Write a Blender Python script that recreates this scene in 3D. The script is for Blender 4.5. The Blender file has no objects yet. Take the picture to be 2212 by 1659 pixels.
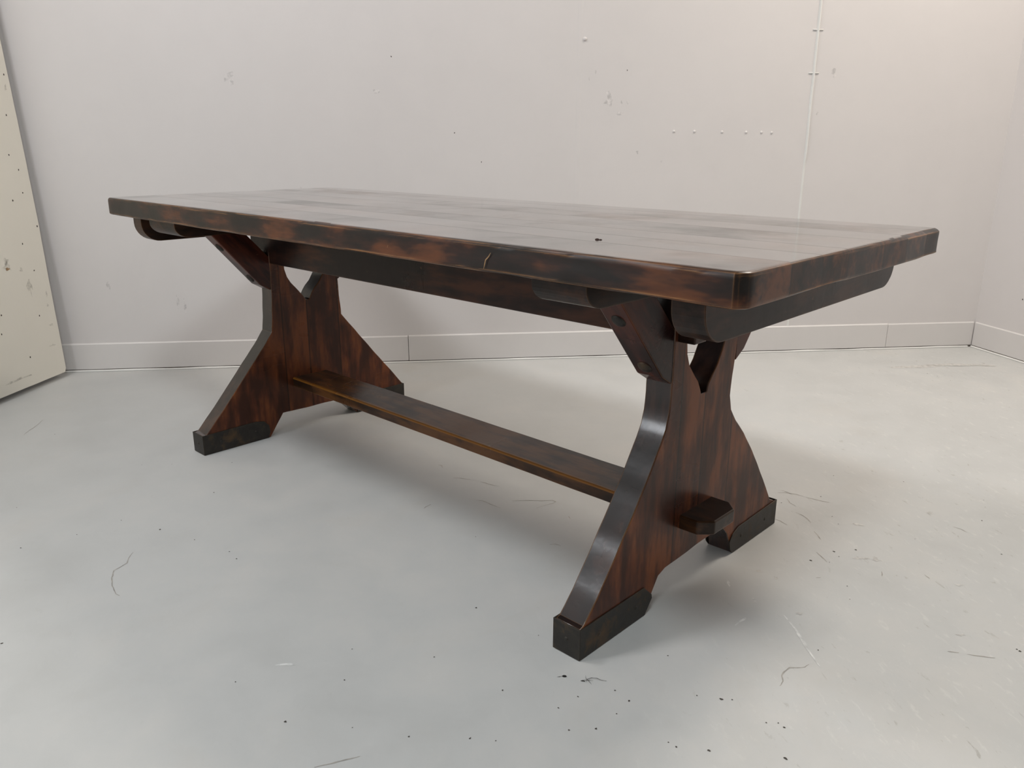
import bpy, bmesh, math, random
from mathutils import Vector, Matrix, noise
random.seed(7)
SC = bpy.context.scene
COL = SC.collection

# ------------------------------------------------------------------ helpers
def link(name, bm, mats, parent=None, smooth=False, bevel=0.0, segs=2, angle=30):
    me = bpy.data.meshes.new(name)
    bmesh.ops.recalc_face_normals(bm, faces=bm.faces[:])
    bm.to_mesh(me); bm.free()
    o = bpy.data.objects.new(name, me); COL.objects.link(o)
    for m in (mats if isinstance(mats, (list, tuple)) else [mats]):
        me.materials.append(m)
    for p in me.polygons: p.use_smooth = smooth
    if bevel:
        b = o.modifiers.new('edge_rounding', 'BEVEL')
        b.width = bevel; b.segments = segs; b.limit_method = 'ANGLE'; b.angle_limit = math.radians(angle)
        b.use_clamp_overlap = True
    if parent: o.parent = parent
    return o

def structure(o, label=None):
    o['kind'] = 'structure'
    if label: o['label'] = label
    return o

def thing(o, label, cat, group=None):
    o['label'] = label; o['category'] = cat
    if group: o['group'] = group
    return o

def prism(bm, loops, x0, x1, frame=None, mi=0, mside=None):
    """loops: outer outline then holes in (y, z); swept from x0 to x1."""
    f = frame or (lambda x, y, z: (x, y, z))
    caps = []
    for x in (x0, x1):
        edges = []
        rings = []
        for lp in loops:
            vs = [bm.verts.new(f(x, y, z)) for y, z in lp]
            rings.append(vs)
            for i in range(len(vs)):
                edges.append(bm.edges.new((vs[i], vs[(i+1) % len(vs)])))
        g = bmesh.ops.triangle_fill(bm, edges=edges, use_beauty=True)
        for e in g['geom']:
            if isinstance(e, bmesh.types.BMFace): e.material_index = mi
        caps.append(rings)
    for a, b in zip(caps[0], caps[1]):
        n = len(a)
        for i in range(n):
            q = bm.faces.new((a[i], a[(i+1) % n], b[(i+1) % n], b[i])); q.material_index = mi if mside is None else mside

def box(bm, x0, x1, y0, y1, z0, z1, mi=0, mtx=None):
    vs = [bm.verts.new((x, y, z)) for x in (x0, x1) for y in (y0, y1) for z in (z0, z1)]
    if mtx:
        for v in vs: v.co = mtx @ v.co
    for q in ((0,1,3,2),(4,6,7,5),(0,4,5,1),(2,3,7,6),(0,2,6,4),(1,5,7,3)):
        f = bm.faces.new([vs[i] for i in q]); f.material_index = mi

def densify(lp, step, jit, seed=0.0, keep=()):
    out = []
    n = len(lp)
    for i in range(n):
        a, b = Vector(lp[i]), Vector(lp[(i+1) % n])
        L = (b-a).length; k = max(1, int(L/step))
        nrm = Vector((-(b-a).y, (b-a).x)); nrm.normalize()
        for j in range(k):
            q = a.lerp(b, j/k)
            if a.y < 0.002 and b.y < 0.002: w = 0
            else: w = jit*noise.noise(Vector((q.x*22+seed, q.y*22, seed*3)))
            if q.y < 0.002: w = 0
            out.append(tuple(q + nrm*w))
    return out

def dome(bm, centre, normal, r, h, seg=14, rings=4, mi=0):
    n = Vector(normal).normalized(); c = Vector(centre)
    t = n.orthogonal().normalized(); b = n.cross(t)
    prev = None
    for k in range(rings):
        a = (math.pi/2)*k/rings
        rr, hh = r*math.cos(a), h*math.sin(a)
        ring = [bm.verts.new(c + n*hh + (t*math.cos(2*math.pi*i/seg)+b*math.sin(2*math.pi*i/seg))*rr) for i in range(seg)]
        if prev:
            for i in range(seg):
                f = bm.faces.new((prev[i], prev[(i+1) % seg], ring[(i+1) % seg], ring[i])); f.material_index = mi; f.smooth = True
        prev = ring
    top = bm.verts.new(c+n*h)
    for i in range(seg): 
        f = bm.faces.new((prev[i], prev[(i+1) % seg], top)); f.material_index = mi; f.smooth = True

def blob(bm, c, u, v, ru, rv, mi, seg=10, rough=.35):
    """irregular small flat mark lying in the plane u, v"""
    c = Vector(c); ph = random.random()*50
    vs = []
    for i in range(seg):
        a = 2*math.pi*i/seg
        k = 1+rough*noise.noise(Vector((math.cos(a)*1.3+ph, math.sin(a)*1.3, ph)))*2
        vs.append(bm.verts.new(c+u*(math.cos(a)*ru*k)+v*(math.sin(a)*rv*k)))
    f = bm.faces.new(vs); f.material_index = mi

def ribbon(bm, pts, w, mi, z=.0003):
    P = [Vector((p[0], p[1], z)) for p in pts]
    fine = []
    for i in range(len(P)-1):
        for k in range(4): 
            q = P[i].lerp(P[i+1], k/4)
            s = 0.0018
            fine.append(q+Vector((noise.noise(q*60)*s, noise.noise(q*60+Vector((9, 9, 9)))*s, 0)))
    fine.append(P[-1])
    prev = None
    for i, q in enumerate(fine):
        d = (fine[min(i+1, len(fine)-1)]-fine[max(i-1, 0)]).normalized()
        n = Vector((-d.y, d.x, 0))
        t = i/(len(fine)-1)
        ww = w*(.35+.65*math.sin(math.pi*min(max(t, .05), .95)))*(1+.7*noise.noise(q*90))
        ww = max(ww, w*.15)
        a, b = bm.verts.new(q+n*ww/2), bm.verts.new(q-n*ww/2)
        if prev: f = bm.faces.new((prev[0], a, b, prev[1])); f.material_index = mi
        prev = (a, b)

# ------------------------------------------------------------------ materials
class NT:
    def __init__(s, name):
        s.m = bpy.data.materials.new(name); s.m.use_nodes = True
        s.t = s.m.node_tree; s.t.nodes.clear()
        s.out = s.t.nodes.new('ShaderNodeOutputMaterial')
        s.b = s.t.nodes.new('ShaderNodeBsdfPrincipled')
        s.t.links.new(s.b.outputs[0], s.out.inputs[0])
    def n(s, typ, **kw):
        nd = s.t.nodes.new(typ)
        for k, v in kw.items():
            if k in nd.inputs.keys() if isinstance(k, str) else False: pass
            setattr(nd, k, v)
        return nd
    def set(s, sock, v):
        if isinstance(v, bpy.types.NodeSocket): s.t.links.new(v, sock)
        else: sock.default_value = v
    def coords(s, scale=(1,1,1), rot=(0,0,0), loc=(0,0,0)):
        tc = s.n('ShaderNodeTexCoord'); mp = s.n('ShaderNodeMapping')
        s.t.links.new(tc.outputs['Object'], mp.inputs[0])
        mp.inputs['Scale'].default_value = scale; mp.inputs['Rotation'].default_value = rot; mp.inputs['Location'].default_value = loc
        return mp.outputs[0]
    def noise(s, vec, scale=5, detail=4, rough=.55, dist=0.0):
        nd = s.n('ShaderNodeTexNoise'); s.set(nd.inputs['Vector'], vec)
        nd.inputs['Scale'].default_value = scale; nd.inputs['Detail'].default_value = detail
        nd.inputs['Roughness'].default_value = rough; nd.inputs['Distortion'].default_value = dist
        return nd.outputs['Fac']
    def ramp(s, fac, stops, interp='LINEAR'):
        nd = s.n('ShaderNodeValToRGB'); s.set(nd.inputs[0], fac); cr = nd.color_ramp; cr.interpolation = interp
        while len(cr.elements) < len(stops): cr.elements.new(.5)
        for e, (p, c) in zip(cr.elements, stops):
            e.position = p; e.color = (c, c, c, 1) if isinstance(c, (int, float)) else (*c, 1)
        return nd.outputs[0]
    def mix(s, fac, a, b, mode='MIX'):
        nd = s.n('ShaderNodeMix'); nd.data_type = 'RGBA'; nd.blend_type = mode
        s.set(nd.inputs[0], fac)
        s.set(nd.inputs[6], (*a, 1) if isinstance(a, tuple) else a); s.set(nd.inputs[7], (*b, 1) if isinstance(b, tuple) else b)
        return nd.outputs[2]
    def math(s, op, a, b=0.0, c=None, clamp=False):
        nd = s.n('ShaderNodeMath'); nd.operation = op; nd.use_clamp = clamp
        s.set(nd.inputs[0], a); s.set(nd.inputs[1], b)
        if c is not None: s.set(nd.inputs[2], c)
        return nd.outputs[0]
    def sep(s, v):
        nd = s.n('ShaderNodeSeparateXYZ'); s.set(nd.inputs[0], v); return nd.outputs
    def bump(s, h, strength=.3, dist=.002, prev=None):
        nd = s.n('ShaderNodeBump'); s.set(nd.inputs['Height'], h)
        nd.inputs['Strength'].default_value = strength; nd.inputs['Distance'].default_value = dist
        if prev is not None: s.set(nd.inputs['Normal'], prev)
        return nd.outputs[0]

def edge_mask(N, radius, lo, hi):
    """worn arrises: 1 where the surface turns a corner"""
    bv = N.n('ShaderNodeBevel'); bv.samples = 6; bv.inputs['Radius'].default_value = radius
    ge = N.n('ShaderNodeNewGeometry')
    dt = N.n('ShaderNodeVectorMath'); dt.operation = 'DOT_PRODUCT'
    N.set(dt.inputs[0], bv.outputs[0]); N.set(dt.inputs[1], ge.outputs['True Normal'])
    inv = N.math('SUBTRACT', 1.0, dt.outputs['Value'])
    return N.ramp(inv, [(lo, 0.0), (hi, 1.0)])

def wood(name, grain='x', dark=(.016, .008, .006), mid=(.045, .016, .009), warm=(.15, .050, .016),
         seams=None, seam_axis=1, wear=.7, wearcol=(.42, .20, .075), rough=(.22, .42), coat=.06, coatr=.2, gloss=None, strip=False,
         seed=0.0, warmth=.5, rot=(0, 0, 0), knots=True, blackness=.5, bumps=.3, wear_radius=.006, spec=.22, haze=0.0, hot=(.62,.80)):
    N = NT(name)
    st = {'x': (1, 14, 14), 'y': (14, 1, 14), 'z': (14, 14, 1)}[grain]
    base = N.coords(rot=rot, loc=(seed, seed*1.7, seed*.6))
    def stretched(k, across):
        nd = N.n('ShaderNodeVectorMath'); nd.operation = 'MULTIPLY'
        N.set(nd.inputs[0], base); nd.inputs[1].default_value = tuple(k*(across if c > 1 else 1) for c in st)
        return nd.outputs[0]
    # plank index offsets the pattern and tints each plank
    tc = N.coords()
    xyz = N.sep(tc)
    plank = None; seamline = None
    if seams:
        acc = None; ln = None
        for i, sv in enumerate(seams):
            g = N.math('GREATER_THAN', xyz[seam_axis], sv)
            acc = g if acc is None else N.math('ADD', acc, g)
            wob = N.math('MULTIPLY', N.math('SUBTRACT', N.noise(base, 9, 2), .5), .002)
            dd = N.math('ABSOLUTE', N.math('SUBTRACT', N.math('ADD', xyz[seam_axis], wob), sv))
            l = N.ramp(dd, [(0.0007, 1.0), (0.0022, 0.0)])
            ln = l if ln is None else N.math('MAXIMUM', ln, l)
        wn = N.n('ShaderNodeTexWhiteNoise'); wn.noise_dimensions = '1D'
        N.set(wn.inputs['W'], N.math('ADD', acc, seed*7.3+.31))
        plank = wn.outputs['Value']; seamline = ln
        cb = N.n('ShaderNodeCombineXYZ'); N.set(cb.inputs[0], N.math('MULTIPLY', plank, 9.0)); N.set(cb.inputs[1], N.math('MULTIPLY', plank, 5.0)); N.set(cb.inputs[2], N.math('MULTIPLY', plank, 7.0))
        ad = N.n('ShaderNodeVectorMath'); ad.operation = 'ADD'; N.set(ad.inputs[0], base); N.set(ad.inputs[1], cb.outputs[0])
        base = ad.outputs[0]
    broad = N.noise(stretched(1.5, .35), 1.0, 4, .6, .6)
    streak = N.noise(stretched(3.0, 2.2), 1.0, 5, .62, .3)
    fine = N.noise(stretched(6.0, 5.0), 1.0, 3, .6)
    ringsrc = N.math('MULTIPLY', N.noise(stretched(1.1, .55), 1.0, 2, .5, .4), 42.0)
    rings = N.math('MULTIPLY_ADD', N.math('SINE', ringsrc), .5, .5)
    def term(v, k): return N.math('MULTIPLY', N.math('SUBTRACT', v, .5), k)
    g = N.math('ADD', term(streak, 1.9), term(rings, .20))
    g = N.math('ADD', g, term(fine, 1.5))
    g = N.math('ADD', g, term(broad, .5))
    if plank is not None: g = N.math('ADD', g, term(plank, .12))
    g = N.math('ADD', g, .5+(warmth-.5)*.5)
    colr = N.ramp(g, [(.26, dark), (.50, mid), (hot[0], tuple((m+w)/2 for m, w in zip(mid, warm))), (hot[1], warm)])
    # dark pores and resin lines
    pr = N.noise(stretched(2.2, 4.2), 1.0, 4, .6, .2)
    colr = N.mix(N.math('MULTIPLY', N.ramp(pr, [(.54, 0.0), (.62, 1.0)]), .75), colr, tuple(c*.8 for c in dark))
    lt = N.noise(stretched(2.0, 3.0), 1.0, 4, .6, .2)
    colr = N.mix(N.math('MULTIPLY', N.ramp(lt, [(.58, 0.0), (.70, 1.0)]), .40), colr, warm)
    # old stain: near black patches with soft outlines
    bl = N.noise(stretched(1.6, .28), 1.0, 5, .65, .9)
    blm = N.ramp(bl, [(.56, 0.0), (.70, 1.0)])
    colr = N.mix(N.math('MULTIPLY', blm, blackness), colr, tuple(c*.55 for c in dark))
    if knots:
        vo = N.n('ShaderNodeTexVoronoi'); vo.feature = 'F1'; N.set(vo.inputs['Vector'], stretched(2.1, .16)); vo.inputs['Scale'].default_value = 1.0
        vd = N.math('ADD', vo.outputs['Distance'], N.math('MULTIPLY', N.math('SUBTRACT', fine, .5), .12))
        km = N.ramp(vd, [(.015, 1.0), (.055, 0.0)])
        colr = N.mix(N.math('MULTIPLY', km, .8), colr, (.012, .007, .005))
    if seamline is not None:
        colr = N.mix(N.math('MULTIPLY', seamline, .85), colr, (.008, .005, .004))
    em = edge_mask(N, wear_radius, .012, .11)
    wn2 = N.noise(stretched(3.5, .45), 1.0, 5, .7)
    wm = N.math('MULTIPLY', em, N.ramp(wn2, [(.38, 0.0), (.55, 1.0)]))
    wm = N.math('MULTIPLY', wm, wear)
    colr = N.mix(wm, colr, wearcol)
    if strip:   # varnish rubbed through along the near top arris
        wv = N.math('MULTIPLY', N.math('SUBTRACT', N.noise(stretched(2.5, .3), 1.0, 4, .6), .5), .016)
        sm = N.math('MULTIPLY', N.ramp(N.math('ADD', N.math('ADD', xyz[1], 1.0), wv), [(.9405, 1.0), (.9435, 0.0)]), N.math('GREATER_THAN', xyz[2], .1775))
        sm = N.math('MULTIPLY', sm, N.math('LESS_THAN', xyz[0], .72))
        colr = N.mix(N.math('MULTIPLY', sm, .85), colr, (.26, .105, .018))
    # dents
    dn = N.noise(N.coords(loc=(seed, 3, 1)), 55, 3, .6)
    chips = N.ramp(dn, [(.72, 0.0), (.76, 1.0)])
    colr = N.mix(N.math('MULTIPLY', chips, .35), colr, (.20, .10, .045))
    N.set(N.b.inputs['Base Color'], colr)
    if gloss:
        gl = N.math('ADD', N.math('MULTIPLY', N.noise(stretched(1.2, .40), 1.0, 5, .62, .5), .5), N.math('MULTIPLY', N.noise(stretched(2.6, 1.1), 1.0, 5, .66, .3), .5))
        cw = N.ramp(gl, [(.40, gloss[0]), (.49, gloss[1]), (.60, gloss[2])])
        if seamline is not None: cw = N.math('MULTIPLY', cw, N.math('SUBTRACT', 1.0, N.math('MULTIPLY', seamline, .8)))
        N.set(N.b.inputs['Coat Weight'], cw)
    rg = N.ramp(N.noise(stretched(2.0, .3), 1.0, 5, .7), [(.3, rough[0]), (.72, rough[1])])
    N.set(N.b.inputs['Roughness'], rg)
    N.b.inputs['Coat Weight'].default_value = coat; N.b.inputs['Coat Roughness'].default_value = coatr
    N.b.inputs['Specular IOR Level'].default_value = spec
    h = N.math('ADD', N.math('MULTIPLY', streak, .6), N.math('MULTIPLY', fine, .4))
    nb = N.bump(h, bumps, .0015)
    nb = N.bump(N.noise(base, 14, 3), bumps*.5, .004, nb)
    N.set(N.b.inputs['Normal'], nb); N.set(N.b.inputs['Coat Normal'], nb)
    return N.m

def iron():
    N = NT('blackened_iron')
    c = N.coords()
    n1 = N.noise(c, 30, 5, .65, .5); n2 = N.noise(c, 9, 3, .6)
    col = N.ramp(n1, [(.30, (.018, .016, .014)), (.6, (.040, .035, .029)), (.8, (.075, .058, .040))])
    rust = N.ramp(N.math('ADD', N.math('MULTIPLY', n2, .6), N.math('MULTIPLY', n1, .4)), [(.52, 0.0), (.64, 1.0)])
    col = N.mix(N.math('MULTIPLY', rust, .55), col, (.15, .08, .03))
    em = edge_mask(N, .004, .02, .12)
    col = N.mix(N.math('MULTIPLY', em, .35), col, (.11, .085, .06))
    N.set(N.b.inputs['Base Color'], col); N.b.inputs['Metallic'].default_value = .45
    N.set(N.b.inputs['Roughness'], N.ramp(n1, [(.3, .38), (.7, .6)]))
    N.set(N.b.inputs['Normal'], N.bump(n1, .35, .0015))
    return N.m

def paint(name, col, rough=.55, mott=.03, bump=.05, stain=0.0, fleck=0.0):
    N = NT(name)
    c = N.coords()
    a = N.noise(c, 1.3, 4, .55); b = N.noise(c, 7, 4, .6)
    f = N.math('ADD', N.math('MULTIPLY', a, .6), N.math('MULTIPLY', b, .4))
    lo = tuple(v*(1-mott) for v in col); hi = tuple(min(1, v*(1+mott)) for v in col)
    cc = N.ramp(f, [(.35, lo), (.65, hi)])
    if stain:
        s = N.ramp(N.noise(c, 3.1, 6, .7, .6), [(.60, 0.0), (.72, 1.0)])
        cc = N.mix(N.math('MULTIPLY', s, stain), cc, tuple(v*.8 for v in col))
    N.set(N.b.inputs['Base Color'], cc); N.b.inputs['Roughness'].default_value = rough
    N.set(N.b.inputs['Normal'], N.bump(N.noise(c, 4, 5, .6), bump, .01, N.bump(N.noise(c, 160, 2, .5), bump, .0006)))
    return N.m

def floor_paint():
    N = NT('grey_floor_paint')
    c = N.coords(); xyz = N.sep(c)
    a = N.noise(c, 1.1, 4, .55); b = N.noise(c, 6, 5, .6, .3)
    f = N.math('ADD', N.math('MULTIPLY', a, .5), N.math('MULTIPLY', b, .5))
    col = N.ramp(f, [(.36, (.525, .525, .508)), (.5, (.560, .560, .543)), (.64, (.595, .585, .560))])
    # worn zone towards the right hand wall: flaked, scuffed paint
    zone = N.math('MULTIPLY_ADD', xyz[0], .62, N.math('MULTIPLY', xyz[1], .30))
    zone = N.ramp(N.math('ADD', zone, N.math('MULTIPLY', N.math('SUBTRACT', a, .5), .7)), [(.50, .12), (.95, 1.0)])
    st = N.n('ShaderNodeVectorMath'); st.operation = 'MULTIPLY'; N.set(st.inputs[0], N.coords(rot=(0, 0, math.radians(35)))); st.inputs[1].default_value = (1, 2.6, 1)
    fl = N.noise(st.outputs[0], 22, 6, .68, .5)
    pale = N.math('MULTIPLY', N.ramp(fl, [(.58, 0.0), (.66, 1.0)]), zone)
    dark = N.math('MULTIPLY', N.ramp(fl, [(.30, 1.0), (.37, 0.0)]), zone)
    col = N.mix(N.math('MULTIPLY', pale, .30), col, (.76, .75, .70))
    col = N.mix(N.math('MULTIPLY', dark, .60), col, (.33, .31, .27))
    scuff = N.math('MULTIPLY', N.ramp(N.noise(st.outputs[0], 70, 4, .7), [(.66, 0.0), (.71, 1.0)]), N.math('MULTIPLY', zone, N.ramp(N.noise(c, 3.5, 3), [(.5, 0.0), (.62, 1.0)])))
    col = N.mix(N.math('MULTIPLY', scuff, .60), col, (.30, .26, .22))
    grime = N.ramp(N.noise(c, 2.4, 5, .7, .5), [(.55, 0.0), (.75, 1.0)])
    col = N.mix(N.math('MULTIPLY', grime, .22), col, (.50, .46, .40))
    N.set(N.b.inputs['Base Color'], col)
    N.set(N.b.inputs['Roughness'], N.ramp(b, [(.3, .36), (.7, .52)]))
    N.b.inputs['Specular IOR Level'].default_value = .4
    nb = N.bump(N.noise(c, 3.2, 4, .55), .25, .012)
    nb = N.bump(N.math('MULTIPLY', fl, zone), .30, .0025, nb)
    nb = N.bump(N.noise(c, 120, 3, .5), .08, .0006, nb)
    N.set(N.b.inputs['Normal'], nb)
    return N.m

def plain(name, col, rough=.7):
    N = NT(name)
    c = N.noise(N.coords(), 60, 3)
    N.set(N.b.inputs['Base Color'], N.ramp(c, [(.35, tuple(v*.8 for v in col)), (.65, tuple(min(1, v*1.2) for v in col))]))
    N.b.inputs['Roughness'].default_value = rough
    return N.m

WALL = (.715, .680, .665)
m_wall = paint('white_wall_paint', WALL, .5, .018, .06, .08)
m_base = paint('white_skirting_paint', (.725, .695, .675), .4, .02, .10, .10)
m_bead = paint('white_gloss_bead', (.80, .79, .76), .25, .01, .05)
m_board = paint('cream_board_paint', (.80, .765, .68), .6, .02, .14, .12)
m_ceil = paint('grey_ceiling_paint', (.27, .265, .26), .7, .01, .03)
m_floor = floor_paint()
m_stain = plain('faint_wall_smudge', tuple(v*.93 for v in WALL), .6)
m_speck = plain('dark_speck', (.07, .06, .05), .8)
m_mark = plain('brown_scuff', (.38, .355, .32), .6)
m_smudge = plain('grey_smudge', (.545, .53, .50), .5)
m_pale = plain('pale_chip', (.645, .645, .625), .4)
m_nail = plain('rusty_nail_hole', (.05, .04, .03), .8)
m_gap = plain('dark_gap', (.16, .14, .12), .9)
m_iron = iron()
TOPSEAMS = [-.275, -.165, -.062, .098, .215, .325]
m_top = wood('tabletop_wood', 'x', seams=TOPSEAMS, seam_axis=1, dark=(.014, .008, .006), mid=(.036, .016, .010), warm=(.11, .042, .016), rough=(.14, .26), coat=1.0, coatr=.09, gloss=(.35, .85, 1.0), spec=.5, seed=1.3, wear=1.0, warmth=.42, wear_radius=.007, blackness=.6, bumps=.10)
m_top_edge = wood('tabletop_edge_wood', 'x', seams=TOPSEAMS, seam_axis=1, dark=(.012, .008, .006), mid=(.036, .014, .009), warm=(.13, .042, .015), rough=(.30, .46), coat=.08, spec=.36, seed=1.3, wear=1.0, warmth=.42, wear_radius=.007, blackness=.6, bumps=.25)
m_panel_edge = wood('trestle_edge_wood', 'z', dark=(.014, .009, .008), mid=(.028, .015, .013), warm=(.055, .026, .018), seed=7.9, knots=False, wear=.9, warmth=.45, coat=.9, coatr=.22, rough=(.2, .4), wear_radius=.004)
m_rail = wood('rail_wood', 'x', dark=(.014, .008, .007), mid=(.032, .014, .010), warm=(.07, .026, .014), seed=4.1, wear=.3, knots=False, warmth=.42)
m_stretch = wood('stretcher_wood', 'x', dark=(.024, .013, .008), mid=(.062, .030, .016), warm=(.13, .056, .021), seed=6.7, wear=1.0, wearcol=(.30, .125, .022), wear_radius=.005, warmth=.60, strip=True)
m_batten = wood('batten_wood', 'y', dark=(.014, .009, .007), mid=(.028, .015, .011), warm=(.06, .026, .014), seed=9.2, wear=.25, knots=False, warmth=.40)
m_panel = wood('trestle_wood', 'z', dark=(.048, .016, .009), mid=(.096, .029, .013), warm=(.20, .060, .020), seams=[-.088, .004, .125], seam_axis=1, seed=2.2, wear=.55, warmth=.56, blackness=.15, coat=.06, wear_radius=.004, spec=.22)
m_brace = wood('brace_wood', 'z', dark=(.018, .006, .005), mid=(.050, .013, .009), warm=(.10, .026, .013), seed=5.5, rot=(math.radians(-45), 0, 0), wear=.4, knots=False, warmth=.5, wear_radius=.004)
m_brace2 = wood('brace_wood_far', 'z', dark=(.018, .006, .005), mid=(.050, .013, .009), warm=(.10, .026, .013), seed=3.5, rot=(math.radians(45), 0, 0), wear=.4, knots=False, warmth=.5, wear_radius=.004)

# ------------------------------------------------------------------ room
PL = Vector((-2.077, -.463, 0)); PR = Vector((.641, 2.782, 0))
CR = Vector((-1.975, -.341, 0))
db = (PR-CR).normalized(); nb_ = Vector((db.y, -db.x, 0))       # into the room
dr = Vector((.835, -.550, 0)).normalized(); nr_ = Vector((dr.y, -dr.x, 0))
dl = Vector((.605, -.796, 0)).normalized(); nl_ = Vector((-dl.y, dl.x, 0))
LR, LL, HC = 5.6, 5.4, 3.6
FR = PR+dr*LR; FL = PL+dl*LL

def wall(name, a, b, inward, h=HC, t=.12, openings=(), mat=None, ext=.12):
    """solid wall along a-b with rectangular openings (s0, s1, z0, z1)"""
    d = (b-a); L = d.length; d = d/L
    bm = bmesh.new()
    M = Matrix.Identity(4)
    M.col[0][:3] = d; M.col[1][:3] = -inward; M.col[2][:3] = (0, 0, 1); M.col[3][:3] = a
    xs = [-ext]+sorted({v for o in openings for v in o[:2]})+[L+ext]
    for x0, x1 in zip(xs[:-1], xs[1:]):
        cut = [o for o in openings if o[0] < (x0+x1)/2 < o[1]]
        if not cut: box(bm, x0, x1, 0, t, 0, h, 0, M)
        else:
            o = cut[0]
            if o[2] > 0: box(bm, x0, x1, 0, t, 0, o[2], 0, M)
            if o[3] < h: box(bm, x0, x1, 0, t, o[3], h, 0, M)
    return bm, M

def put(bm, M, s, z, off=.0): return M @ Vector((s, -off, z))

# back wall with its marks
SH = (CR-PL).length
bm, MB = wall('wall_back', PL, PR, nb_)
U, V = db, Vector((0, 0, 1))
WSP =  [(1.394, 1.251), (2.349, 1.21), (1.638, 0.964), (1.747, 0.849)]
for s, z in WSP: blob(bm, put(bm, MB, s+SH, z, .0004), U, V, .0022, .0028, 2)
WST = [((2.275, 1.099), .020, .028), ((2.329, 1.084), .004, .008), ((2.356, 1.087), .005, .007), ((2.329, 1.04), .012, .008),
       ((1.329, 1.121), .012, .008), ((2.217, 1.2), .003, .008), ((2.191, 1.178), .003, .007), ((3.238, 1.208), .010, .012), ((3.183, 1.047), .007, .006), ((2.511, .851), .006, .005), ((2.406, .889), .006, .008),
       ((.767, 1.165), .020, .022), ((.471, .293), .005, .030), ((.208, .365), .006, .016), ((1.008, .741), .006, .012), ((.499, .263), .005, .03)]
for (s, z), a, b in WST: blob(bm, put(bm, MB, s+SH, z, .0003), U, V, a, b, 1, 12, .6)
wall_back = structure(link('wall_back', bm, [m_wall, m_stain, m_speck]))
# filled screw holes in a row and a painted-over screw head
for s, z in ((2.56, .972), (2.649, .972), (2.77, .970), (2.876, .969), (2.944, .969), (2.989, .968), (2.17, 1.326)):
    bm = bmesh.new(); big = z > 1.2
    dome(bm, MB @ Vector((s+SH, 0, z)), nb_, .008 if big else .006, .006 if big else .0035, 10, 3)
    o = link('screw_head', bm, m_wall, wall_back, smooth=False)
# vertical plaster ridge
bm = bmesh.new()
z = .12; prev = None
while z < HC-.001:
    wob = .0025*noise.noise(Vector((0, 0, z*5)))
    h = .0075 if z > .85 else .0022
    h *= 1+.4*noise.noise(Vector((3, 0, z*18)))
    c = 3.150+SH+wob
    ring = [bm.verts.new(MB @ Vector((c+dx, -dy, z))) for dx, dy in ((-.007, -.001), (-.003, h*.8), (0, h), (.003, h*.8), (.007, -.001))]
    if prev:
        for i in range(4): bm.faces.new((prev[i], prev[i+1], ring[i+1], ring[i]))
    prev = ring; z += .03
for zc in (1.375, 1.207):
    box(bm, 3.150+SH-.022, 3.150+SH+.022, -.003, .001, zc-.002, zc+.002, 0, MB)
structure(link('trim_1', bm, m_bead, None, smooth=True))
# faint second board joint
bm = bmesh.new()
z = .12; prev = None
while z < HC-.001:
    c = 2.150+SH+.002*noise.noise(Vector((5, 0, z*4)))
    ring = [bm.verts.new(MB @ Vector((c+dx, -dy, z))) for dx, dy in ((-.014, -.0005), (0, .0016), (.014, -.0005))]
    if prev:
        for i in range(2): bm.faces.new((prev[i], prev[i+1], ring[i+1], ring[i]))
    prev = ring; z += .05
structure(link('trim_2', bm, m_wall, None, smooth=True))

bm, MR = wall('wall_right', PR, FR, nr_, openings=())
for s, z in ((.19, .58), (.24, .27)): blob(bm, put(bm, MR, s, z, .0004), dr, V, .003, .003, 1)
structure(link('wall_right', bm, [m_wall, m_speck]))
bm, ML = wall('wall_left', FL, PL, nl_, openings=())
structure(link('wall_left', bm, m_wall))
df = (FL-FR).normalized(); nf_ = Vector((df.y, -df.x, 0))
if nf_.dot(Vector((0, 0, 0))-FR) < 0: nf_ = -nf_
LF = (FL-FR).length
bm, MF = wall('wall_front', FR, FL, nf_, openings=())
structure(link('wall_front', bm, m_ceil))

def skirting(name, M, x0, x1, joints, seed):
    bm = bmesh.new()
    pts = [x0]+joints+[x1]
    for i, (a, b) in enumerate(zip(pts[:-1], pts[1:])):
        hh = .120 if i % 2 == 0 else .1215
        th = .006 if i % 2 == 0 else .0075
        n = max(2, int((b-a)/.25))
        g = .0012
        rows = []
        for k in range(n+1):
            s = a+g+(b-a-2*g)*k/n
            w = .0012*noise.noise(Vector((s*2.2, seed, 0)))
            rows.append([bm.verts.new(M @ Vector((s, -dy, zz))) for dy, zz in ((-.002, .010), (th+w, .010), (th+w, hh-.004), (th*.5+w, hh), (-.002, hh+.001))])
        for r0, r1 in zip(rows[:-1], rows[1:]):
            for j in range(4): bm.faces.new((r0[j], r1[j], r1[j+1], r0[j+1]))
        bm.faces.new(rows[0]); bm.faces.new(rows[-1][::-1])
    o = structure(link(name, bm, m_base, None))
    # bead of sealant along the floor, and a dark strip in the gap above it
    bm = bmesh.new(); prev = None; s = x0
    while s < x1+.001:
        w = 1+.35*noise.noise(Vector((s*6, seed, 2)))
        ring = [bm.verts.new(M @ Vector((s, -dy, zz))) for dy, zz in ((.004, .0065*w), (.0085*w, .006*w), (.013*w, .0005), (.004, -.002))]
        if prev:
            for j in range(3): bm.faces.new((prev[j], prev[j+1], ring[j+1], ring[j]))
        prev = ring; s += .04
    link('bead', bm, m_bead, o, smooth=True)
    bm = bmesh.new(); box(bm, x0, x1, -.004, .001, 0, .010, 0, M)
    link('gap_strip', bm, m_gap, o)
    return o
skirting('baseboard_back', MB, .01, 4.074+SH-.006, [1.42+SH, 3.636+SH], 1.0)
skirting('baseboard_right', MR, .008, 5.5, [2.2], 2.0)
skirting('baseboard_left', ML, .1, LL-.01, [2.0], 3.0)

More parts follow.
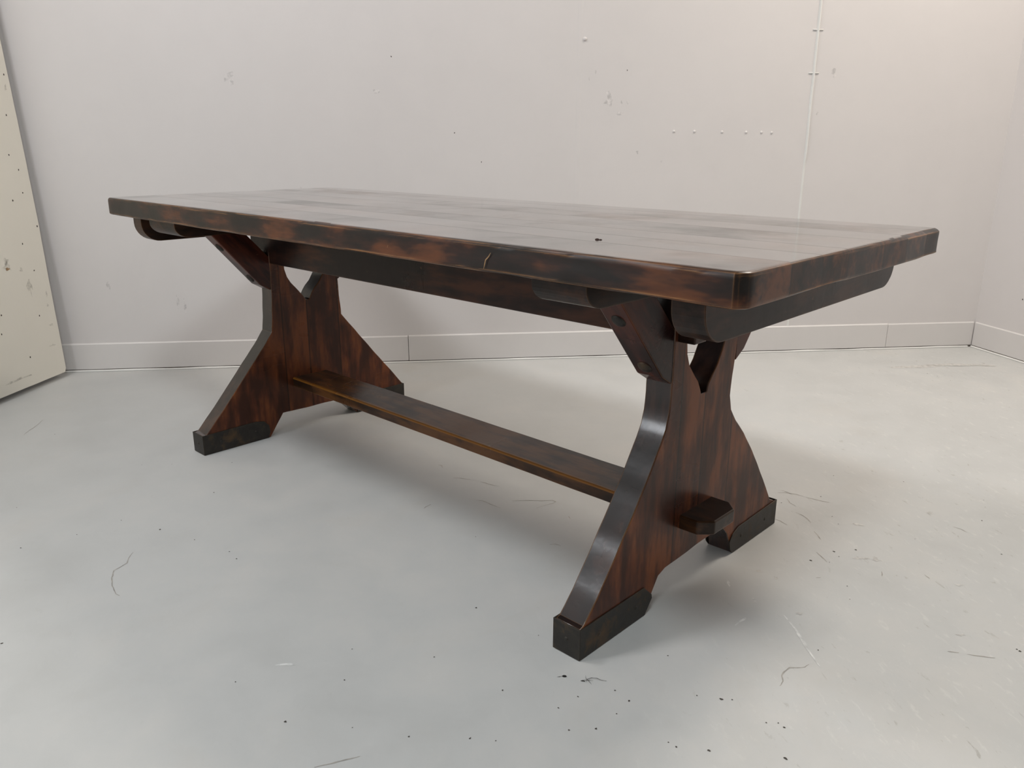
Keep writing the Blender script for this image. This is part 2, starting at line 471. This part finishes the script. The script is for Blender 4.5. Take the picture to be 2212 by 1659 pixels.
# floor and ceiling follow the walls
def slab(name, z0, z1, mats, extra=None):
    bm = bmesh.new()
    c = (PL+PR+FR+FL)/4
    ring = [p+(p-c).normalized()*.2 for p in (PL, PR, FR, FL)]
    lo = [bm.verts.new((p.x, p.y, z0)) for p in ring]; hi = [bm.verts.new((p.x, p.y, z1)) for p in ring]
    bm.faces.new(lo); bm.faces.new(hi)
    for i in range(4): bm.faces.new((lo[i], lo[(i+1) % 4], hi[(i+1) % 4], hi[i]))
    if extra: extra(bm)
    return structure(link(name, bm, mats))
def floor_marks(bm):
    X, Y = Vector((1, 0, 0)), Vector((0, 1, 0))
    for i, (x, y) in enumerate( [(0.881, -0.472), (0.918, -0.414), (0.952, -0.419), (0.956, -0.461), (0.875, -0.518), (0.923, -0.547), (0.953, -0.514), (0.93, -0.264), (1.057, -0.458), (1.072, -0.458), (1.114, -0.429), (1.15, -0.306), (1.165, -0.293), (1.177, -0.296), (1.066, -0.305), (1.08, -0.293), (0.71, -0.384), (1.03, -0.326), (1.21, -0.361), (0.779, 0.519), (0.912, 0.532), (0.968, 0.892), (0.992, 0.351), (1.01, 0.335), (1.109, 0.55), (1.282, 0.611), (0.97, 0.272), (0.941, 0.5), (1.005, 0.294), (0.839, 0.631), (1.199, 0.774), (1.076, 0.218), (1.101, 0.169), (0.805, 0.797), (1.026, 0.395), (1.128, -0.051), (1.168, 0.914), (1.402, 0.214), (1.408, 0.211), (-0.728, -0.558), (-0.668, -0.493), (-0.55, -0.362), (-0.385, -0.503), (-0.396, -0.748), (-0.394, -0.855), (-0.419, -0.972), (-0.273, -0.702), (-0.159, -0.667), (-0.043, -0.638), (0.001, -0.643), (0.551, -0.401), (0.482, -0.663), (0.411, -0.865), (0.774, -0.551), (0.819, -0.673), (0.853, -0.648), (0.66, -0.79), (0.744, -0.739), (0.567, -0.859), (0.614, -0.571), (0.324, -0.184), (-1.201, -0.646), (-0.022, -1.119), (-0.672, -0.909), (0.548, -0.727), (0.472, 2.224), (0.647, 2.135), (0.749, 2.091), (0.956, 2.104), (0.691, 2.12), (-0.007, 1.042), (0.224, 1.186), (0.483, 2.048), (0.249, 1.764)]):
        r = (.0012, .0016, .0022, .0013)[i % 4]
        blob(bm, (x, y, .0005), X, Y, r*random.uniform(.8, 1.5), r, 1)
    for c in  [[(-0.203, -0.797), (-0.186, -0.813), (-0.163, -0.826), (-0.155, -0.846), (-0.15, -0.86), (-0.121, -0.876), (-0.085, -0.889), (-0.045, -0.896), (-0.033, -0.894)], [(0.69, -0.883), (0.7, -0.863), (0.709, -0.847), (0.715, -0.834), (0.722, -0.82)], [(-1.387, -0.624), (-1.333, -0.664), (-1.3, -0.695), (-1.27, -0.718)], [(0.02, 0.021), (0.029, 0.033), (0.047, 0.042), (0.062, 0.048)], [(0.095, 0.056), (0.11, 0.061), (0.132, 0.063), (0.156, 0.073)], [(0.173, -0.036), (0.19, -0.027), (0.219, -0.028), (0.255, -0.026)], [(0.248, 0.027), (0.269, 0.051), (0.299, 0.078), (0.324, 0.105), (0.336, 0.105), (0.336, 0.091), (0.324, 0.037)], [(0.104, -0.139), (0.107, -0.154), (0.111, -0.167)], [(-0.085, 0.056), (-0.074, 0.06), (-0.062, 0.051)], [(0.812, 0.598), (0.832, 0.602), (0.851, 0.605), (0.871, 0.61)], [(0.833, 0.489), (0.851, 0.486), (0.869, 0.477), (0.887, 0.459)], [(1.134, -0.105), (1.132, -0.118), (1.123, -0.13), (1.112, -0.139), (1.11, -0.157), (1.113, -0.172), (1.121, -0.185), (1.123, -0.201)], [(0.913, 0.419), (0.928, 0.405), (0.944, 0.388)], [(1.182, 0.386), (1.196, 0.376)], [(1.107, 0.335), (1.116, 0.313)], [(1.012, 0.205), (1.019, 0.214)], [(1.308, 0.116), (1.325, 0.126)], [(1.338, 0.131), (1.353, 0.139), (1.366, 0.147), (1.379, 0.155)], [(0.742, 0.574), (0.761, 0.588), (0.782, 0.599), (0.803, 0.599)], [(0.778, 0.554), (0.795, 0.535), (0.816, 0.526)], [(1.158, 0.686), (1.175, 0.685), (1.189, 0.678)], [(0.809, 0.416), (0.826, 0.414), (0.85, 0.405)], [(0.963, 0.319), (0.981, 0.307), (1.0, 0.291)], [(0.742, 0.598), (0.772, 0.592)], [(0.481, -0.087), (0.491, -0.077), (0.505, -0.075)], [(0.417, 0.06), (0.43, 0.052)]]: ribbon(bm, c, .0026, 2)
    for c in  [[(1.026, 0.017), (1.067, -0.016), (1.112, -0.062), (1.151, -0.097)], [(0.972, -0.086), (0.973, -0.064), (0.977, -0.041)], [(0.42, -0.791), (0.434, -0.773), (0.445, -0.765)], [(0.876, 0.059), (0.891, 0.039)], [(0.949, 0.032), (0.96, 0.023)]]: ribbon(bm, c, .006, 3)
    for (x, y), a, b in (((.976, .535), .012, .008), ((1.046, .359), .014, .006), ((1.08, .382), .006, .008), ((.905, .144), .008, .006), ((.946, .144), .005, .005), ((1.046, .043), .006, .004), ((1.088, .73), .010, .006), ((1.311, .192), .007, .004), ((1.252, .393), .008, .004)):
        blob(bm, (x, y, .0004), Vector((.72, .69, 0)), Vector((-.69, .72, 0)), a, b, 4, 12, .8)
    # long rub mark near the corner of the room
    for c in (((.50, 2.13), (.58, 2.22), (.66, 2.33)), ((.60, 2.28), (.68, 2.36), (.76, 2.43), (.82, 2.47))): ribbon(bm, c, .035, 4, .0004 if c[0][0] < .55 else .0009)
floor = slab('floor', -.1, 0, [m_floor, m_speck, m_mark, m_pale, m_smudge], floor_marks)
ceiling = slab('ceiling', HC, HC+.1, [m_ceil])

# ------------------------------------------------------------------ leaning board
BW, BH, BT = 1.22, 2.44, .018
bu = Vector((.587, -.809, 0)).normalized(); lean = .046
bv = Vector((-lean*.809, -lean*.587, 1)).normalized(); bn = bu.cross(bv).normalized()
if bn.x < 0: bn = -bn
MBd = Matrix.Identity(4)
MBd.col[0][:3] = bu; MBd.col[1][:3] = bv; MBd.col[2][:3] = bn; MBd.col[3][:3] = Vector((1.6125, -1.4097, .9277)).lerp(Vector((-1.966, -.353, .004)), .984)
bm = bmesh.new()
lp = densify([(0, .018), (.010, .002), (BW, .0), (BW, BH), (0, BH)], .03, .0)
lp2 = []
for (a, b) in lp:
    w = .0022*noise.noise(Vector((a*9, b*9, 4))); w2 = .0022*noise.noise(Vector((a*9, b*9, 8)))
    a2 = a+w
    if a < .02 and b > .018: a2 += -.014*min(1, b/.6)+.002*math.sin(b*5)
    lp2.append((a2, max(0, b+w2*(1 if b > .01 else .6)+.001)))
prism(bm, [lp2], -BT, 0, frame=lambda x, y, z: tuple(Vector((y, z, x))))
for s, t in  [(0.006, 1.149), (0.037, 1.005), (0.067, 0.862), (0.033, 0.807), (0.038, 0.722), (0.097, 0.697), (-0.003, 0.592), (0.095, 0.535), (0.063, 0.428), (0.26, 0.413), (0.087, 0.254), (0.278, 0.295), (0.297, 0.227), (0.182, 0.11)]: blob(bm, (s, t, .0005), Vector((1, 0, 0)), Vector((0, 1, 0)), .0030, .0036, 1, 9)
for (s, t), a, b in (((.194, .462), .016, .012), ((.104, .377), .010, .03), ((.024, .328), .004, .013), ((.03, .285), .004, .006), ((.273, .046), .05, .005), ((.048, .125), .02, .005), ((.03, .204), .012, .005), ((.198, .482), .010, .008), ((.001+.01, 1.10), .006, .012), ((.13, .44), .006, .008)):
    blob(bm, (s, t, .0004), Vector((1, 0, 0)), Vector((0, 1, 0)), a, b, 2, 12, .8)
board = link('plywood_board', bm, [m_board, m_nail, plain('board_smudge', (.62, .59, .52), .7)])
board.matrix_world = MBd
thing(board, 'large cream painted board with nail holes leaning in the left corner', 'board')
bm = bmesh.new(); blob(bm, (.20, .455, .0012), Vector((1, 0, 0)), Vector((0, 1, 0)), .010, .004, 0, 10, .7)
chip = link('bare_wood_chip', bm, plain('bare_plywood', (.34, .22, .12), .8), board)
chip['label'] = 'chipped spot showing brown ply'

# ------------------------------------------------------------------ trestle table
table = bpy.data.objects.new('trestle_table', None); COL.objects.link(table)
table.empty_display_size = .3
thing(table, 'long dark brown trestle table with thick worn plank top and iron shod feet', 'table')

# tabletop: outline with softened corners, rounded rim profile, worn wavy arris
L2, W0, W1, ZT, ZB = 1.100, -.414, .412, .760, .706
def corner(cx, cy, r, a0, n=5):
    return [(cx+r*math.cos(a0+math.pi/2*k/n), cy+r*math.sin(a0+math.pi/2*k/n)) for k in range(n+1)]
out = []
out += corner(-L2+.012, W0+.012, .012, math.pi)
out += [(L2-.017, W0), (L2-.011, W0+.0035), (L2-.002, W0+.016), (L2, W0+.024)]
out += corner(L2-.012, W1-.012, .012, 0)
out += corner(-L2+.055, W1-.055, .055, math.pi/2, 7)
fine = []
for i in range(len(out)):
    a, b = Vector(out[i]), Vector(out[(i+1) % len(out)])
    k = max(1, int((b-a).length/.02))
    for j in range(k): fine.append(a.lerp(b, j/k))
n = len(fine)
nrm = []
for i in range(n):
    d = fine[(i+1) % n]-fine[i-1]; nrm.append(Vector((d.y, -d.x)).normalized())
prof = [(ZB, -.006), (ZB+.002, -.0015), (ZB+.005, 0), (.715, 0), (.735, 0), (.748, 0), (.7535, 0), (.7575, -.0014), (.7593, -.0038), (ZT, -.0075), (ZT, -.0088)]
bm = bmesh.new(); rings = []
for k, (z, off) in enumerate(prof):
    ring = []
    for i, p in enumerate(fine):
        q = Vector((p.x*3.1, p.y*3.1, k*.15))
        w = .0010*noise.noise(q*2)+.0007*noise.noise(q*9)
        dz = 0
        if k >= 7:
            ww = noise.noise(Vector((p.x*5, p.y*5, 7)))+.35*noise.noise(Vector((p.x*19, p.y*19, 2)))
            end = .55 if p.x > L2-.03 and p.y < W1-.05 else .3
            w -= max(0, ww+.15)*.006*end
            if k < 9: dz = -max(0, ww+.15)*.005*end*(.8 if k > 6 else .5)
        if k <= 1:
            ww = noise.noise(Vector((p.x*7, p.y*7, 17)))
            w -= max(0, ww)*.004; dz = max(0, ww)*.003
        pp = p+nrm[i]*(off+w)
        ring.append(bm.verts.new((pp.x, pp.y, z+dz)))
    rings.append(ring)
for r0, r1 in zip(rings[:-1], rings[1:]):
    for i in range(n): bm.faces.new((r0[i], r0[(i+1) % n], r1[(i+1) % n], r1[i]))
bm.faces.new(rings[0][::-1]); bm.faces.new(rings[-1])
bm.normal_update()
for f in bm.faces: f.material_index = 0 if abs(f.normal.z) > .93 and f.calc_center_median().z > .74 else 1
top = link('tabletop', bm, [m_top, m_top_edge], table, smooth=True)
top.data.set_sharp_from_angle(angle=math.radians(24))
# scratches on the front edge
def scratch(pts, w):
    prev = None
    for i, q in enumerate(pts):
        q = Vector(q); d = (Vector(pts[min(i+1, len(pts)-1)])-Vector(pts[max(0, i-1)])).normalized()
        nn = d.cross(Vector((0, -1, 0))).normalized(); ww = w*(.3 if i in (0, len(pts)-1) else 1)
        a, b = bm.verts.new(q+nn*ww/2), bm.verts.new(q-nn*ww/2)
        if prev: bm.faces.new((prev[0], a, b, prev[1]))
        prev = (a, b)
m_raw = plain('raw_wood_scratch', (.34, .20, .09), .8)
for pts, ww in (([(.599, -.4172, .713), (.602, -.4172, .722), (.604, -.4172, .729), (.612, -.4172, .736), (.617, -.4172, .743)], .0020), ([(.325, -.4168, .726), (.328, -.4168, .732)], .0022)):
    bm = bmesh.new(); scratch(pts, ww)
    link('scratch', bm, m_raw, table)['label'] = 'pale scratch on the front edge'

# battens under the top
def batten_outline(y0, y1, z0, z1, r, rz):
    pts = [(y0, z1)]
    for k in range(9):
        a = math.pi/2*k/8
        pts.append((y0+r*(1-math.cos(a)), z0+rz*(1-math.sin(a))))
    for k in range(9):
        a = math.pi/2*(8-k)/8
        pts.append((y1-r*(1-math.cos(a)), z0+rz*(1-math.sin(a))))
    pts.append((y1, z1))
    return pts
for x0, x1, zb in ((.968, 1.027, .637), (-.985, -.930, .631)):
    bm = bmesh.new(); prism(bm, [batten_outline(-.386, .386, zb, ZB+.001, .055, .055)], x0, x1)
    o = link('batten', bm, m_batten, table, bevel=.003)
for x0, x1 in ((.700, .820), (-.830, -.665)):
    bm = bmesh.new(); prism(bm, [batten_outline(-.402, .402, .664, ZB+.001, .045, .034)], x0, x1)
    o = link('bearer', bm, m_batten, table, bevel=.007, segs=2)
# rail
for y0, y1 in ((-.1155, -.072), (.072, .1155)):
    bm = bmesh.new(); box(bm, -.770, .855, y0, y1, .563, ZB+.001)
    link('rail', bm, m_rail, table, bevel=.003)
# stretcher with chamfered tenons
def st_outline():
    c = .026; y = .066
    return [(-.800+c, -y), (.886-c, -y), (.886, -y+c), (.886, y-c), (.886-c, y), (-.800+c, y), (-.800, y-c), (-.800, -y+c)]
bm = bmesh.new()
pts = []
o2 = st_outline()
for i in range(len(o2)):
    a, b = Vector(o2[i]), Vector(o2[(i+1) % len(o2)])
    k = max(1, int((b-a).length/.04))
    for j in range(k):
        q = a.lerp(b, j/k); pts.append((q.x, q.y))
lo, hi = [], []
for x, y in pts:
    w = .0012*noise.noise(Vector((x*9, y*30, 3)))
    if abs(y) < .065: w = 0
    lo.append(bm.verts.new((x, y+w, .152))); hi.append(bm.verts.new((x, y+w, .183)))
bm.faces.new(lo[::-1]); bm.faces.new(hi)
for i in range(len(lo)): bm.faces.new((lo[i], lo[(i+1) % len(lo)], hi[(i+1) % len(lo)], hi[i]))
link('stretcher', bm, m_stretch, table, bevel=.0035, segs=3)

# trestle panels
def heart(dy=0, pts=None, ztop=.645):
    return pts
R_out = [(-.391, 0), (-.391, .064), (-.380, .068), (-.342, .106), (-.302, .158), (-.250, .224), (-.198, .296), (-.172, .336), (-.152, .366), (-.138, .392), (-.131, .420), (-.1275, .455), (-.126, .52), (-.126, .669),
         (.122, .669), (.120, .500), (.112, .450), (.110, .405), (.119, .371), (.145, .340), (.189, .300), (.240, .240), (.281, .186), (.330, .120), (.358, .078), (.391, .062), (.391, 0),
         (.178, 0), (.166, .030), (.150, .060), (.128, .080), (.092, .086), (.046, .086), (-.010, .083), (-.060, .080), (-.110, .078), (-.135, .070), (-.157, .036), (-.182, 0)]
L_out = [(-.391, 0), (-.391, .062), (-.379, .064), (-.321, .125), (-.162, .303), (-.128, .346), (-.123, .390), (-.117, .480), (-.114, .669),
         (.124, .669), (.132, .480), (.136, .400), (.138, .366), (.160, .340), (.252, .228), (.391, .063), (.391, 0),
         (.180, 0), (.118, .066), (-.112, .070), (-.165, 0)]
R_hole = [(-.013, .437), (-.018, .448), (-.028, .466), (-.047, .486), (-.066, .508), (-.076, .532), (-.079, .556), (-.076, .585), (-.062, .610), (-.040, .622), (-.018, .617), (0, .600),
          (.018, .617), (.040, .622), (.060, .608), (.071, .580), (.070, .545), (.060, .518), (.044, .490), (.026, .470), (.012, .452), (.008, .437)]
L_hole = [(.004, .434), (-.006, .450), (-.028, .476), (-.046, .496), (-.058, .516), (-.065, .540), (-.066, .565), (-.060, .592), (-.045, .612), (-.022, .618), (0, .600),
          (.020, .617), (.045, .618), (.066, .600), (.078, .570), (.080, .540), (.073, .510), (.057, .486), (.040, .470), (.029, .456), (.022, .444), (.018, .434)]
for x0, x1, ol, hl, sd in ((.758, .818, R_out, R_hole, 1.0), (-.723, -.663, L_out, L_hole, 5.0)):
    bm = bmesh.new()
    hole = densify(hl, .012, 0)
    prism(bm, [densify(ol, .014, .0016, sd), hole], x0, x1, mside=1)
    tp = link('trestle_panel', bm, [m_panel, m_panel_edge], table, smooth=True, bevel=.0022, segs=2, angle=35)
    tp.data.set_sharp_from_angle(angle=math.radians(26))

# braces
for x0, x1, ys, offy in ((.756, .816, 1, 0), (.758, .816, -1, 0), (-.722, -.665, 1, .006), (-.722, -.665, -1, 0)):
    near = ys == 1
    pr = [(-.124, .480), (-.158, .500), (-.305, .669), (-.200, .669), (-.120, .583)]
    if not near: pr = [(-y, z) for y, z in pr]
    pr = [(y+offy, z) for y, z in pr]
    bm = bmesh.new(); prism(bm, [pr], x0, x1)
    br = link('brace', bm, m_brace if near else m_brace2, table, bevel=.003)
    a = Vector((0, -.158+offy, .500)); b = Vector((0, -.305+offy, .669))
    if not near: a.y = .158+offy; b.y = .305+offy
    d = b-a; nn = Vector((0, -d.z, d.y)).normalized()
    if (nn.y > 0) == near: nn = -nn
    for t in (.12, .73):
        c = a+d*t; c.x = (x0+x1)/2
        bm = bmesh.new(); dome(bm, c-nn*.0005, nn, .0150, .0070, 18, 5)
        bt = link('bolt', bm, m_iron, br, smooth=True)

# iron foot caps: end plate and two cheeks
def cheek(sgn, kind):
    if kind == 'Rn': p = [(-.3935, .001), (-.3935, .066), (-.188, .066), (-.160, .040), (-.158, .030), (-.182, .001)]
    elif kind == 'Rf': p = [(.3935, .001), (.3935, .066), (.200, .061), (.172, .050), (.160, .034), (.166, .014), (.178, .001)]
    elif kind == 'Ln': p = [(-.3935, .001), (-.3935, .064), (-.215, .066), (-.185, .060), (-.168, .042), (-.165, .020), (-.172, .001)]
    else: p = [(.3935, .001), (.3935, .064), (.215, .066), (.190, .055), (.180, .001)]
    return p
for x0, x1, kind in ((.758, .818, 'Rn'), (.758, .818, 'Rf'), (-.723, -.663, 'Ln'), (-.723, -.663, 'Lf')):
    t = .0028; bm = bmesh.new()
    s = -1 if kind[1] == 'n' else 1
    prism(bm, [cheek(s, kind)], x1, x1+t); prism(bm, [cheek(s, kind)], x0-t, x0)
    ya, yb = (-.3940, -.3912) if s < 0 else (.3912, .3940)
    box(bm, x0-t, x1+t, ya, yb, .001, .066 if kind[0] == 'R' else .064)
    cap = link('foot_cap', bm, m_iron, table, bevel=.0008, segs=2)
    cap['label'] = 'black iron shoe'
    sc = [((x1+t, s*.215, .033), (1, 0, 0)), ((x1+t, s*.335, .032), (1, 0, 0)), (((x0+x1)/2, s*.394, .034), (0, s, 0))]
    for c, nn in sc:
        bm = bmesh.new(); dome(bm, c, nn, .0048, .002, 10, 3)
        link('screw', bm, m_iron, cap, smooth=True)

# ------------------------------------------------------------------ litter
def strand(bm, pts, r, mi=0):
    prev = None
    for i, q in enumerate(pts):
        q = Vector(q); d = (Vector(pts[min(i+1, len(pts)-1)])-Vector(pts[max(0, i-1)])).normalized()
        u = d.orthogonal().normalized(); v = d.cross(u)
        rr = r*(1-.7*abs(2*i/(len(pts)-1)-1))
        ring = [bm.verts.new(q+(u*math.cos(a)+v*math.sin(a))*rr) for a in [k*math.pi*2/5 for k in range(5)]]
        if prev:
            for k in range(5): bm.faces.new((prev[k], prev[(k+1) % 5], ring[(k+1) % 5], ring[k]))
        prev = ring

bm = bmesh.new()
strand(bm, [(.892, -.404, .0012), (.884, -.410, .002), (.876, -.412, .003), (.868, -.417, .0025), (.864, -.426, .002), (.868, -.432, .0012)], .0006)
strand(bm, [(.855, -.418, .001), (.860, -.424, .0015), (.870, -.427, .0015), (.878, -.430, .001)], .0004)
strand(bm, [(.858, -.434, .001), (.864, -.428, .0015), (.874, -.420, .001)], .0004)
strand(bm, [(.858, -.436, .0012), (.861, -.433, .0014), (.865, -.432, .0012)], .0012)
thing(link('fibre_wisp', bm, plain('dark_fibre', (.05, .045, .04), .9)), 'tiny wisp of dark fibres on the floor below the nearest table foot', 'lint')
bm = bmesh.new()
strand(bm, [(.8255, -.4490, .0015), (.8275, -.4480, .002), (.8300, -.4460, .0022), (.8315, -.4440, .0015)], .0022)
strand(bm, [(.8255, -.4490, .0015), (.8225, -.4535, .001), (.8200, -.4570, .001)], .0004)
thing(link('bark_crumb', bm, plain('black_crumb', (.015, .013, .012), .9)), 'small black crumb with a thin tail on the floor left of the fibre wisp', 'crumb')
bm = bmesh.new()
dome(bm, (.7214, -.2508, .7598), (0, 0, 1), .0045, .003, 7, 2); dome(bm, (.7275, -.2485, .7598), (.2, 0, 1), .003, .002, 6, 2)
thing(link('dried_crumb', bm, plain('brown_crumb', (.05, .025, .02), .9)), 'tiny dark crumb lying on the tabletop', 'crumb')


# ------------------------------------------------------------------ light
def area(name, loc, target, size, power, col, size_y=None):
    l = bpy.data.lights.new(name, 'AREA'); l.shape = 'RECTANGLE'; l.size = size; l.size_y = size_y or size
    l.energy = power; l.color = col
    o = bpy.data.objects.new(name, l); COL.objects.link(o); o.location = loc
    d = Vector(target)-Vector(loc); o.rotation_euler = d.to_track_quat('-Z', 'Y').to_euler()
    return o
EXPO = 0.0; WORLD = 0.3
area('warm_lamp', (1.25, 1.80, 3.42), (1.2, 1.6, 0), .6, 54, (1.0, .92, .82))
area('cool_skylight', (1.65, -1.65, 3.55), (1.55, -1.5, 0), .7, 49, (.87, .955, 1.0))
area('left_wall_fill', (-.95, -1.35, 3.45), (-.3, 1.2, 1.2), .8, 30, (1.0, .97, .97)).data.spread = math.radians(130)  # added fill, no real skylight: brightens the upper left of the back wall
area('window_light', (-.60, -2.32, 1.30), (1.2, 2.4, 1.0), .7, 20, (.90, .95, 1.0), .7)


w = bpy.data.worlds.new('daylight'); SC.world = w; w.use_nodes = True
bg = w.node_tree.nodes['Background']; bg.inputs[0].default_value = (.62, .74, .95, 1); bg.inputs[1].default_value = WORLD

# ------------------------------------------------------------------ camera
cam = bpy.data.cameras.new('camera'); co = bpy.data.objects.new('camera', cam); COL.objects.link(co)
cam.sensor_width = 36; cam.lens = 1731.9/2212*36; cam.clip_start = .02
co.location = (1.61245, -1.40971, .92770); co.rotation_euler = (1.27787, -.00119, .76048)
SC.camera = co
vs = SC.view_settings; vs.view_transform = 'Standard'; vs.look = 'None'; vs.gamma = 1; vs.use_curve_mapping = False
vs.exposure = EXPO
